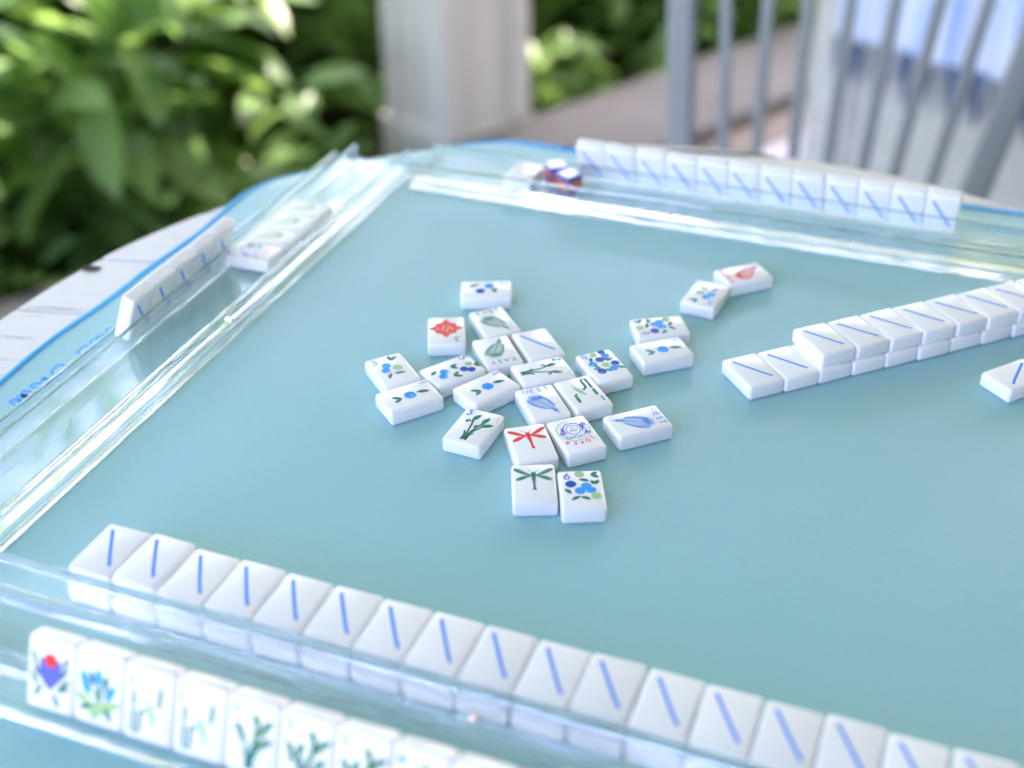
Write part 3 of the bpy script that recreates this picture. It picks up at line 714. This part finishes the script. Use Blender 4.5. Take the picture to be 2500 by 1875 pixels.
Z0 = 0.0002
CG = 'discarded tiles scattered in the middle of the mat'
UPR, RIGHT, DOWN, LEFT = 0, -90, 180, 90          # which way the top of the print points
for lab, x, y, a, o_, fc in (
    ('white tile with a green dragonfly, lying face up nearest the viewer', -172.8, 470.6, 22.6, UPR, lambda t: dragonfly(t, 'sage', 'teal')),
    ('white tile with a violet 6 and six berries beside the green dragonfly tile', -149.3, 473.7, 23.4, UPR, dot6),
    ('white tile with a red dragonfly printed on it', -186.1, 502.0, 33.9, UPR, lambda t: dragonfly(t, 'coral', 'red')),
    ('white tile with red JOKER letters beside a round blue emblem, in the loose pile', -166.7, 516.7, 41.4, DOWN, joker),
    ('white tile with WEST and a blue feather lying apart at the right of the pile', -140.2, 539.3, 42.7, RIGHT, lambda t: feather(t, 'WEST', 'sky', 0, -1)),
    ('white tile with one blue berry at the left front of the pile', -262.7, 519.6, 50.5, RIGHT, dot1),
    ('leftmost tile of the pile, with a 3, two blue berries and one pale green', -282.4, 540.2, 48.0, UPR, dot3),
    ('white tile with a blue 5 and five berries in the loose pile', -250.8, 551.4, 55.5, RIGHT, dot5),
    ('white tile with one blue berry in the middle of the pile behind the sprig 3', -226.5, 541.9, 59.5, RIGHT, dot1),
    ('white tile with a blue 3 and a dark green three leaf sprig', -218.9, 504.8, -2.3, UPR, bam3),
    ('white tile with a bamboo stalk, pale green leaf and 1 beside the WEST tile', -175.6, 554.8, 43.1, DOWN, bam1),
    ('white tile with WEST and a blue feather in the middle of the pile', -193.0, 538.7, 39.5, UPR, lambda t: feather(t, 'WEST', 'sky', 0, 1)),
    ('tile with a single blue berry at the right, partly covering the six berry tile', -147.5, 612.2, 38.9, RIGHT, dot1),
    ('white tile with a blue 9 and nine berries at the right of the pile', -173.2, 584.8, 42.5, UPR, dot9),
    ('white tile with 3 berries touching the red feather tile', -140.0, 684.9, -5.5, DOWN, dot3),
    ('white tile with a red feather and red letters, farthest right of the loose tiles', -123.8, 718.0, 42.4, LEFT, lambda t: feather(t, 'SOUTH', 'coral', 0, 1)),
    ('white tile with two blue berries, farthest back of the pile', -267.9, 643.8, 21.6, RIGHT, dot2),
    ('white tile with a red diamond shaped dragon mark and a green 3', -271.3, 589.9, 24.3, DOWN, crak3),
    ('white tile with EAST and a green feather, the farther one of the two', -248.6, 608.9, 42.3, UPR, lambda t: feather(t, 'EAST', 'sage', 0, 1)),
    ('white tile with EAST upside down and a green feather, the nearer one', -234.8, 578.8, 38.6, DOWN, lambda t: feather(t, 'EAST', 'sage', 0, -1)),
    ('white tile with a 2 and a green two leaf sprig in the pile', -203.6, 568.5, 41.2, RIGHT, bam2),
    ('face down white tile with a blue diagonal line inside the loose pile', -216.0, 594.3, 41.2, UPR, diagonal),
    ('tile with a 6 and six berries at the right, half behind a single berry tile', -155.6, 637.2, 30.3, LEFT, dot6),
    ('lone face down tile with a blue diagonal line beside the right edge of the picture', 42.0, 655.2, 49.6, RIGHT, diagonal)):
    tile(lab, x, y, a + o_, fc, Z0, CG)

ORD = ['first', 'second', 'third', 'fourth', 'fifth', 'sixth', 'seventh', 'eighth', 'ninth', 'tenth', 'eleventh', 'twelfth', 'thirteenth', 'fourteenth', 'fifteenth', 'sixteenth', 'seventeenth', 'eighteenth']
R2 = random.Random(11)
# the double wall running off to the right
WG = 'slanting wall of face down tiles at the right'
tile('single face down tile at the left end of the slanting right wall', -94.6, 609.3, 43.2, diagonal, Z0, WG)
tile('second single face down tile from the left end of the slanting right wall', -78.0, 624.0, 43.4, diagonal, Z0, WG)
for i in range(8):
    tile('lower layer tile in the slanting right wall, %s of its stacks from the left' % ORD[i], -62.2 + 16.3 * i + R2.uniform(-.4, .4), 638.6 + 14.85 * i + R2.uniform(-.4, .4), 43.2 + R2.uniform(-.8, .8), diagonal, Z0, WG)
for i in range(8):
    tile('upper layer face down tile in the slanting right wall, %s from the left' % ORD[i], -61.6 + 16.4 * i + R2.uniform(-.5, .5), 641.4 + 14.75 * i + R2.uniform(-.5, .5), 43.6 + R2.uniform(-1.2, 1.2), diagonal, Z0 + TH + 0.0002, WG)
# the near wall, two tiles high, behind the near rack
NG = 'double wall of face down tiles behind the near rack'
for i in range(18):
    x = -341.3 + 11.6 + 23.38 * i
    tile('lower layer tile of the near wall, %s from its left end' % ORD[i], x + R2.uniform(-.2, .2), 346.6 + R2.uniform(-.3, .3), R2.uniform(-.4, .4), diagonal, Z0, NG, scale=1.03)
    tile('upper face down tile of the near wall, %s from its left end' % ORD[i], x + R2.uniform(-.35, .35) - (1.2 if i == 1 else 0), 346.6 + R2.uniform(-.1, 1.3) + (1.2 if i == 1 else 0), R2.uniform(-.8, .8) - (1.5 if i == 1 else 0), diagonal, Z0 + TH + 0.0002, NG, scale=1.03)

# tiles standing in the racks: leaning towards the middle of the table
def stand(label, rack_kind, along, face, show_face, group):
    """(q,z) of the lower back edge is (54.6, 3.8) in the rack profile"""
    c, s = math.cos(LEAN), math.sin(LEAN)
    # rack frame: x along, y outwards, z up. tile y (its top) = (0,-s,c); tile z (the visible side)
    ty = Vector((0, -s, c)); back = Vector((0, -c, -s))       # back: from the player's side towards the middle
    if show_face: tz = -back; base = Vector((along * MM, 0.0546, 0.0038)); bodyoff = Vector((0, 0, 0))
    else: tz = back; base = Vector((along * MM, 0.0546, 0.0038)) - back * TH
    tx = ty.cross(tz)
    ctr = base + ty * (TL / 2)
    loc = Matrix(((tx.x, ty.x, tz.x, ctr.x), (tx.y, ty.y, tz.y, ctr.y), (tx.z, ty.z, tz.z, ctr.z), (0, 0, 0, 1)))
    fr = {'near': Matrix.Translation((0, NEAR_Y, 0)) @ Matrix.Rotation(math.pi, 4, 'Z'), 'left': Matrix.Translation((LEFT_X, 0, 0)) @ Matrix.Rotation(math.pi / 2, 4, 'Z'), 'far': Matrix.Translation((0, FAR_Y, 0))}[rack_kind]
    jig = Matrix.Translation((0, 0, R2.uniform(0, 0.0004))) @ Matrix.Rotation(math.radians(R2.uniform(-1.2, 1.2)), 4, 'Y')
    return tile(label, 0, 0, 0, face, group=group, mw=fr @ loc @ jig)

HG = 'open hand standing in the near rack'
for i, (lab, fc) in enumerate((('tile with a violet flower and red heart at the left end of the near rack', protea), ('white tile with a blue and green lotus, second in the near rack', lotus),
        ('white tile with a bamboo stalk, pale leaf and 1, third in the near rack', bam1), ('white tile with a bamboo stalk, pale leaf and 1, fourth in the near rack', bam1),
        ('white tile with a 4 and a green sprig, fifth in the near rack', bam4), ('white tile with a 5 and a green sprig, sixth in the near rack', bam5),
        ('white tile with a 5 and a green sprig, seventh in the near rack', bam5), ('white tile with a 6, eighth in the near rack at the picture edge', bam6), ('white tile cut off by the picture edge, ninth in the near rack', bam6), ('white tile top just showing at the picture edge, tenth in the near rack', bam6))):
    stand(lab, 'near', 303.0 - 22.75 * i, fc, True, HG)
for i in range(5):
    stand('standing tile with its back to the table in the left rack, %s from the viewer' % ORD[i], 'left', 530.6 + 22.45 * i + R2.uniform(-.25, .25), diagonal, False, 'hidden hand standing in the left rack')
for i in range(12):
    stand('standing tile with its back to the table in the far rack, %s from the left' % ORD[i], 'far', -259.5 + 22.15 * i + R2.uniform(-.2, .2), diagonal, False, 'hidden hand standing in the far rack')
LG = 'exposed tiles lying on the left rack'
SH = 0.0004 + 0.005 + 0.0002
tile('white tile with the JOKER emblem lying on the left rack, nearest the viewer', LEFT_X * 1000 - 31.6, 630.0, -90, joker, SH, LG)
for i, w in enumerate(('first', 'second', 'third')):
    tile('white tile with a pale green feather on the left rack, %s behind the emblem tile' % w, LEFT_X * 1000 - 31.6 + R2.uniform(-.4, .4), 652.3 + 22.25 * i, -90, lambda t: feather(t, 'EAST', 'lime', 0, 1), SH, LG)
tile('plain white tile lying on the far rack left of the dice', -304.0, FAR_Y * 1000 + 29.5, 0, None, SH)

# ------------------------------------------------------------------ dice
def die(label, x, y, rz):
    s = 0.0140
    d = link('die', mesh_of(bevel(box_bm(-s / 2, s / 2, -s / 2, s / 2, 0, s), 0.0012, 3), 'die', True), M['dieblue'])
    d.location = (x * MM, y * MM, SH); d.rotation_euler = (0, 0, math.radians(rz)); tag(d, label, 'die', 'dice on the far rack')
    def panel(name, mat, loc, rot, w=0.0094, hgt=0.0094):
        bm = bevel(box_bm(-w / 2, w / 2, -hgt / 2, hgt / 2, -0.0002, 0.0002), 0.00012, 1)
        o = link(name, mesh_of(bm, name), mat, d); o.location = loc; o.rotation_euler = rot
        return o
    top = panel('top_panel', M['diewhite'], (0, 0, s), (0, 0, 0), 0.0126, 0.0126)
    for k in range(4):
        a = k * math.pi / 2
        p = panel('side_panel', M['orange'], (math.sin(a) * s / 2, -math.cos(a) * s / 2, s * 0.48), (math.pi / 2, 0, a), 0.0110, 0.0080)
        for px_, pz_ in ((-0.0024, 0.0014), (0.0024, -0.0014)):
            bm = bmesh.new(); bmesh.ops.create_cone(bm, cap_ends=True, segments=10, radius1=0.0009, radius2=0.0009, depth=0.0003)
            q = link('pip', mesh_of(bm, 'pip'), M['dieblue'], p); q.location = (px_, pz_, 0.0002)
    return d
die('white topped orange and blue die, the farther one on the far rack', -282.5, 815.0, 34)
die('white topped orange and blue die, the nearer one on the far rack', -268.6, 803.0, 62)

# ------------------------------------------------------------------ grey spindle chair behind the far rack
chair = empty('spindle_chair', (-0.165, 1.50, FLOOR)); tag(chair, 'grey blue painted spindle back chair behind the far rack', 'chair')
KX = 1.50 / 1.15
TOPX = [-0.28, -0.239, -0.201, -0.166, -0.129, -0.092, -0.056, -0.018, 0.028]
BOTX = [-0.272, -0.230, -0.198, -0.164, -0.131, -0.099, -0.070, -0.036, 0.003]
zt, zb = 0.39466 + (0.058 - 0.39466) * KX, 0.39466 + (-0.095 - 0.39466) * KX
SEAT = 0.45
for i, (a, c) in enumerate(zip(TOPX, BOTX)):
    a = a * KX + 0.165; c = c * KX + 0.165
    sl = (a - c) / (zt - zb)
    z0, z1 = FLOOR + SEAT - 0.004, 0.20
    x0, x1 = c + (z0 - zb) * sl, c + (z1 - zb) * sl
    stile = i in (0, 8)
    w = 0.0175 if stile else 0.0072
    bm = bmesh.new(); n = 6; rings = []
    for k in range(n + 1):
        f = k / n; x = x0 + (x1 - x0) * f; z = z0 + (z1 - z0) * f; y = 0.0
        d_ = w * (0.62 if not stile else 0.55)
        ring = [bm.verts.new((x + sx * w, y + sy * d_, z - FLOOR)) for sx, sy in ((-1, -1), (1, -1), (1, 1), (-1, 1))]
        rings.append(ring)
    for r0, r1 in zip(rings[:-1], rings[1:]):
        for k in range(4): bm.faces.new((r0[k], r0[(k + 1) % 4], r1[(k + 1) % 4], r1[k]))
    bm.faces.new(list(reversed(rings[0]))); bm.faces.new(rings[-1])
    bmesh.ops.recalc_face_normals(bm, faces=bm.faces)
    le = [e for e in bm.edges if abs(e.verts[0].co.z - e.verts[1].co.z) > 0.01]
    bmesh.ops.bevel(bm, geom=le, offset=w * 0.45, segments=3, affect='EDGES', profile=0.5)
    link('stile' if stile else 'spindle', mesh_of(bm, 'spindle'), M['chair'], chair)
bm = bevel(box_bm(-0.235, 0.235, -0.014, 0.014, 0.935, 1.01), 0.008, 3); link('top_rail', mesh_of(bm, 'top_rail'), M['chair'], chair)
bm = bevel(box_bm(-0.21, 0.215, -0.42, 0.03, SEAT - 0.035, SEAT), 0.012, 3); link('seat', mesh_of(bm, 'seat'), M['chair'], chair)
for lx, ly, dx, dy in ((-0.17, -0.37, -0.03, -0.02), (0.17, -0.37, 0.03, -0.02), (-0.17, -0.01, -0.03, 0.05), (0.17, -0.01, 0.03, 0.05)):
    bm = tube_bm([(lx + dx, ly + dy, 0), (lx, ly, SEAT - 0.036)], 0.017, 12, radii=[0.013, 0.019]); link('leg', mesh_of(bm, 'leg', True), M['chair'], chair)

# ------------------------------------------------------------------ white wicker sofa with a fringed throw, square to the porch edge
CS = Vector((-0.33, 2.45, FLOOR))
SM = Matrix(((G_.x, E_.x, 0, CS.x), (G_.y, E_.y, 0, CS.y), (0, 0, 1, CS.z), (0, 0, 0, 1)))    # x along the front, y away from the table
sofa = empty('wicker_sofa'); sofa.matrix_world = SM; tag(sofa, 'white wicker sofa under a blue throw behind the grey chair', 'sofa')
def sofa_part(name, x0, x1, y0, y1, z0, z1, mat, bev):
    return link(name, mesh_of(bevel(box_bm(x0, x1, y0, y1, z0, z1), bev, 3), name), mat, sofa)
sofa_part('base', 0.0, 1.45, 0.02, 0.75, 0.02, 0.40, M['wicker'], 0.02)
sofa_part('arm', -0.02, 0.10, 0.0, 0.76, 0.05, 0.62, M['wicker'], 0.03)
sofa_part('arm', 1.37, 1.49, 0.0, 0.76, 0.05, 0.62, M['wicker'], 0.03)
sofa_part('backrest', 0.0, 1.47, 0.72, 0.84, 0.05, 0.90, M['wicker'], 0.04)
sofa_part('seat_cushion', 0.11, 1.36, 0.02, 0.70, 0.402, 0.52, M['cushion'], 0.04)
for x in (0.02, 1.43):
    for y in (0.05, 0.70): sofa_part('leg', x, x + 0.05, y, y + 0.05, 0, 0.05, M['wicker'], 0.008)
throw = empty('fringed_throw'); throw.matrix_world = SM @ Matrix.Translation((0, 0, 0)); tag(throw, 'pale blue and white throw with navy fringe hanging over the wicker sofa', 'throw')
bm = bmesh.new(); nx, ns = 60, 16
grid = []
for i in range(nx + 1):
    x = 0.055 + 0.72 * i / nx; col = []
    for j in range(ns + 1):
        t = j / ns
        rip = 0.009 * math.sin(x * 42 + 0.6 * math.sin(x * 17)) * (0.35 + 0.65 * t)
        if t < 0.45: y = 0.45 - (t / 0.45) * 0.45; z = 0.527 + 0.004 * math.sin(x * 30)
        else: y = -0.012; z = 0.527 - (t - 0.45) / 0.55 * 0.155
        if x < 0.12:
            z += 0.10 if t < 0.45 else 0.10 * (1 - (t - 0.45) / 0.55)
        col.append(bm.verts.new((x, y + (rip - 0.012 if t >= 0.45 else 0), z + (0 if t >= 0.45 else abs(rip) * 0.5))))
    grid.append(col)
for i in range(nx):
    for j in range(ns): bm.faces.new((grid[i][j], grid[i][j + 1], grid[i + 1][j + 1], grid[i + 1][j]))
ends = [tuple(grid[i][ns].co) for i in range(nx + 1)]
cl = link('cloth', mesh_of(bm, 'cloth', True), M['throw'], throw)
md = cl.modifiers.new('thickness', 'SOLIDIFY'); md.thickness = 0.004
R3 = random.Random(5)
for i in range(1, nx, 2):
    x, y, z = ends[i]
    n = 3 if R3.random() < 0.4 else 2
    ln = R3.uniform(0.070, 0.10)
    P = [(x, y, z + 0.006), (x + R3.uniform(-.004, .004), y - 0.003, z - ln * 0.35), (x + R3.uniform(-.007, .007), y - 0.002, z - ln * 0.8), (x + R3.uniform(-.009, .009), y, z - ln)]
    bm = tube_bm(P, 0.004, 6, radii=[0.0085, 0.0075, 0.0045, 0.0015])
    link('tassel', mesh_of(bm, 'tassel', True), M['tassel'] if i % 4 == 1 else M['tassel2'], throw)

# ------------------------------------------------------------------ broad leaved shrubs beyond the porch
def leaf_mesh(L_, w, droop, fold, name):
    bm = bmesh.new(); n = 7; rows = []
    for i in range(n + 1):
        t = i / n; hw = w / 2 * (math.sin(math.pi * min(t * 0.93 + 0.04, 1.0)) ** 0.75) * (1.0 if t < 0.98 else 0.1)
        z = -droop * L_ * t * t + 0.10 * L_ * t
        rows.append([bm.verts.new((L_ * t, s * hw, z + fold * abs(s) * hw + (0.06 * hw * math.sin(9 * t) if s else 0))) for s in (-1, -0.5, 0, 0.5, 1)])
    for a, c in zip(rows[:-1], rows[1:]):
        for k in range(4): bm.faces.new((a[k], c[k], c[k + 1], a[k + 1]))
    me = mesh_of(bm, name, True); me.materials.append(M['leaf']); return me
LEAVES = [leaf_mesh(0.215, 0.094, 0.18, 0.25, 'leaf'), leaf_mesh(0.185, 0.084, 0.30, 0.35, 'leaf'), leaf_mesh(0.24, 0.094, 0.42, 0.2, 'leaf'), leaf_mesh(0.15, 0.070, 0.1, 0.4, 'leaf')]
R4 = random.Random(21)
def shrub(label, ex, oy, radius, top, n_ros, seed):
    r = random.Random(seed)
    base = PM @ Vector((ex, oy, LAWN + 0.03))
    sh = empty('broadleaf_shrub', base); tag(sh, label, 'shrub', 'broad leaved shrubs along the porch')
    H_ = top - base.z
    stems = bmesh.new(); fill = bmesh.new(); count = 0
    for k in range(n_ros):
        a = r.uniform(0, 2 * math.pi); rr = radius * math.sqrt(r.random()); hz = H_ * (0.28 + 0.72 * r.random() ** 0.6) * math.sqrt(max(0.1, 1 - 0.55 * (rr / radius) ** 2))
        p = Vector((rr * math.cos(a), rr * math.sin(a), hz))
        wp = base + p
        # keep clear of the porch itself
        oo = (wp - P0).dot(O_)
        mo = 0.52 if 0.8 < ex < 2.0 else 0.14
        if oo < mo: p += O_ * (mo - oo + r.random() * 0.1)
        q = Vector((p.x * 0.25, p.y * 0.25, 0.0)); mid = (q + p) / 2 + Vector((r.uniform(-.06, .06), r.uniform(-.06, .06), 0.05))
        tube_bm([q, mid, p], 0.006, 5, bm=stems, radii=[0.010, 0.007, 0.004])
        axis = Vector((p.x * 0.9, p.y * 0.9, 0.55 + r.random() * 0.5)).normalized()
        tz = axis.to_track_quat('Z', 'Y')
        nl = r.randint(6, 9); ph = r.random() * 6.28
        for i in range(nl):
            az = ph + i * 2.4; el = math.radians(r.uniform(8, 55))
            rot = tz.to_matrix().to_4x4() @ Matrix.Rotation(az, 4, 'Z') @ Matrix.Rotation(-el, 4, 'Y') @ Matrix.Rotation(r.uniform(-.4, .4), 4, 'X')
            s = r.uniform(0.75, 1.2)
            mw = Matrix.Translation(p - axis * 0.012 * i) @ rot @ Matrix.Scale(s, 4)
            if count < 290:
                o = link('leaf', LEAVES[r.randrange(4)], None, sh); o.matrix_local = mw; count += 1
            else: add_leaf(fill, mw, r)
    # shaded inner leaves
    for k in range(300):
        a = r.uniform(0, 2 * math.pi); rr = radius * 0.9 * math.sqrt(r.random())
        p = Vector((rr * math.cos(a), rr * math.sin(a), H_ * r.uniform(0.02, 0.72)))
        oo = (base + p - P0).dot(O_)
        if oo < mo: p += O_ * (mo - oo + r.random() * 0.1)
        rot = Matrix.Rotation(r.uniform(0, 6.28), 4, 'Z') @ Matrix.Rotation(r.uniform(-.9, .5), 4, 'Y') @ Matrix.Rotation(r.uniform(-.6, .6), 4, 'X')
        add_leaf(fill, Matrix.Translation(p) @ rot @ Matrix.Scale(r.uniform(.8, 1.25), 4), r)
    link('stems', mesh_of(stems, 'stems', True), M['stem'], sh)
    o = link('inner_foliage', mesh_of(fill, 'inner_foliage', True), M['leaf'], sh); o['kind'] = 'stuff'
    return sh
TPL = [[(tuple(v_.co)) for v_ in me.vertices] for me in LEAVES]; TPF = [[tuple(p.vertices) for p in me.polygons] for me in LEAVES]
def add_leaf(bm, mw, r):
    k = r.randrange(4); vs = [bm.verts.new(mw @ Vector(c)) for c in TPL[k]]
    for f in TPF[k]: bm.faces.new([vs[i] for i in f])
for i, (lab, ex, oy, rad_, top, nr) in enumerate((
    ('broad leaved green shrub at the far left of the picture', -0.55, 0.70, 0.62, -0.10, 30),
    ('broad leaved green shrub at the left beyond the table edge', 0.25, 0.62, 0.60, -0.16, 34),
    ('broad leaved green shrub in the middle between the left rack and the post', 0.98, 0.66, 0.58, -0.14, 36),
    ('dark green shrub just left of the white post', 1.62, 0.72, 0.55, -0.05, 40),
    ('dark green shrub just right of the white post', 2.40, 0.66, 0.58, -0.15, 40),
    ('green shrub seen between the post and the grey chair', 3.15, 0.66, 0.55, -0.20, 34),
    ('green shrub in the second row behind the middle shrubs', 1.45, 1.60, 0.62, -0.10, 30))):
    shrub(lab, ex, oy, rad_, top, nr, 100 + i)

# ------------------------------------------------------------------ garden trees beyond the lawn (they screen the low sky and show in the acrylic)
M['bark'] = noise_color(material('bark', (0.1, 0.08, 0.06), rough=0.9), (0.06, 0.05, 0.04), (0.14, 0.11, 0.085), scale=14, stretch=(3, 3, 0.6))
def tree(label, ex, oy, height, crown, seed):
    r = random.Random(seed); base = PM @ Vector((ex, oy, LAWN))
    t = empty('garden_tree', base); tag(t, label, 'tree', 'garden trees beyond the lawn')
    bm = tube_bm([(0, 0, -0.1), (0.05, 0.03, height * 0.35), (-0.04, 0.06, height * 0.7), (0, 0, height * 0.9)], 0.1, 8, radii=[0.16, 0.12, 0.07, 0.02])
    for k in range(7):
        a = k * 0.9 + r.random(); z = height * (0.35 + 0.07 * k); L_ = crown * r.uniform(0.6, 0.9)
        tube_bm([(0, 0, z), (L_ * 0.5 * math.cos(a), L_ * 0.5 * math.sin(a), z + 0.25 * L_), (L_ * math.cos(a), L_ * math.sin(a), z + 0.6 * L_)], 0.04, 6, bm=bm, radii=[0.06, 0.035, 0.012])
    link('trunk', mesh_of(bm, 'trunk', True), M['bark'], t)
    fb = bmesh.new()
    clumps = [Vector((r.gauss(0, 0.45) * crown, r.gauss(0, 0.45) * crown, height * 0.62 + r.gauss(0, 0.30) * crown)) for _ in range(34)]
    for k in range(2200):
        c = clumps[r.randrange(len(clumps))]
        p = c + Vector((r.gauss(0, 0.17), r.gauss(0, 0.17), r.gauss(0, 0.14))) * crown
        if p.z < height * 0.22: continue
        rot = Matrix.Rotation(r.uniform(0, 6.28), 4, 'Z') @ Matrix.Rotation(r.uniform(-1, 1), 4, 'Y') @ Matrix.Rotation(r.uniform(-1, 1), 4, 'X')
        mw = Matrix.Translation(p) @ rot @ Matrix.Scale(r.uniform(1.0, 1.9), 4)
        vs = [fb.verts.new(mw @ Vector(q)) for q in ((0, 0, 0), (0.09, 0.045, 0.01), (0.2, 0, -0.02), (0.09, -0.045, 0.01))]
        fb.faces.new(vs)
    o = link('crown', mesh_of(fb, 'crown', True), M['leaf'], t)
for i, (lab, ex, oy, hh, cc) in enumerate((('bushy tree at the near end of the lawn, outside the picture on the left', -5.8, 2.4, 5.2, 2.0), ('tall leafy tree on the lawn far left, outside the picture', -3.4, 4.8, 6.6, 2.3), ('leafy tree on the lawn left of the shrubs, outside the picture', -0.6, 6.2, 7.2, 2.5),
    ('leafy tree behind the shrubs, above the picture', 2.2, 7.4, 6.4, 2.3), ('leafy tree behind the post, above the picture', 4.4, 7.8, 5.2, 2.0), ('leafy tree at the end of the lawn, above the picture', 7.6, 6.2, 5.0, 2.0))):
    tree(lab, ex, oy, hh, cc, 300 + i)

# ------------------------------------------------------------------ low leafy ground cover in the bed along the porch
R5 = random.Random(77); gc = bmesh.new()
for k in range(1900):
    p = PM @ Vector((R5.uniform(-1.9, 4.7), 0.03 + abs(R5.gauss(0, 0.30)), LAWN + 0.04 + abs(R5.gauss(0, 0.11))))
    rot = Matrix.Rotation(R5.uniform(0, 6.28), 4, 'Z') @ Matrix.Rotation(R5.uniform(-.9, .1), 4, 'Y') @ Matrix.Rotation(R5.uniform(-.6, .6), 4, 'X')
    ex_ = (p - P0).dot(E_)
    if 0.9 < ex_ < 1.45 and (p - P0).dot(O_) < 0.40: continue
    add_leaf(gc, Matrix.Translation(p) @ rot @ Matrix.Scale(R5.uniform(.45, .8), 4), R5)
gco = link('ground_cover', mesh_of(gc, 'ground_cover', True), M['leaf']); tag(gco, 'low leafy ground cover along the edge of the porch', 'ground cover', kind='stuff')
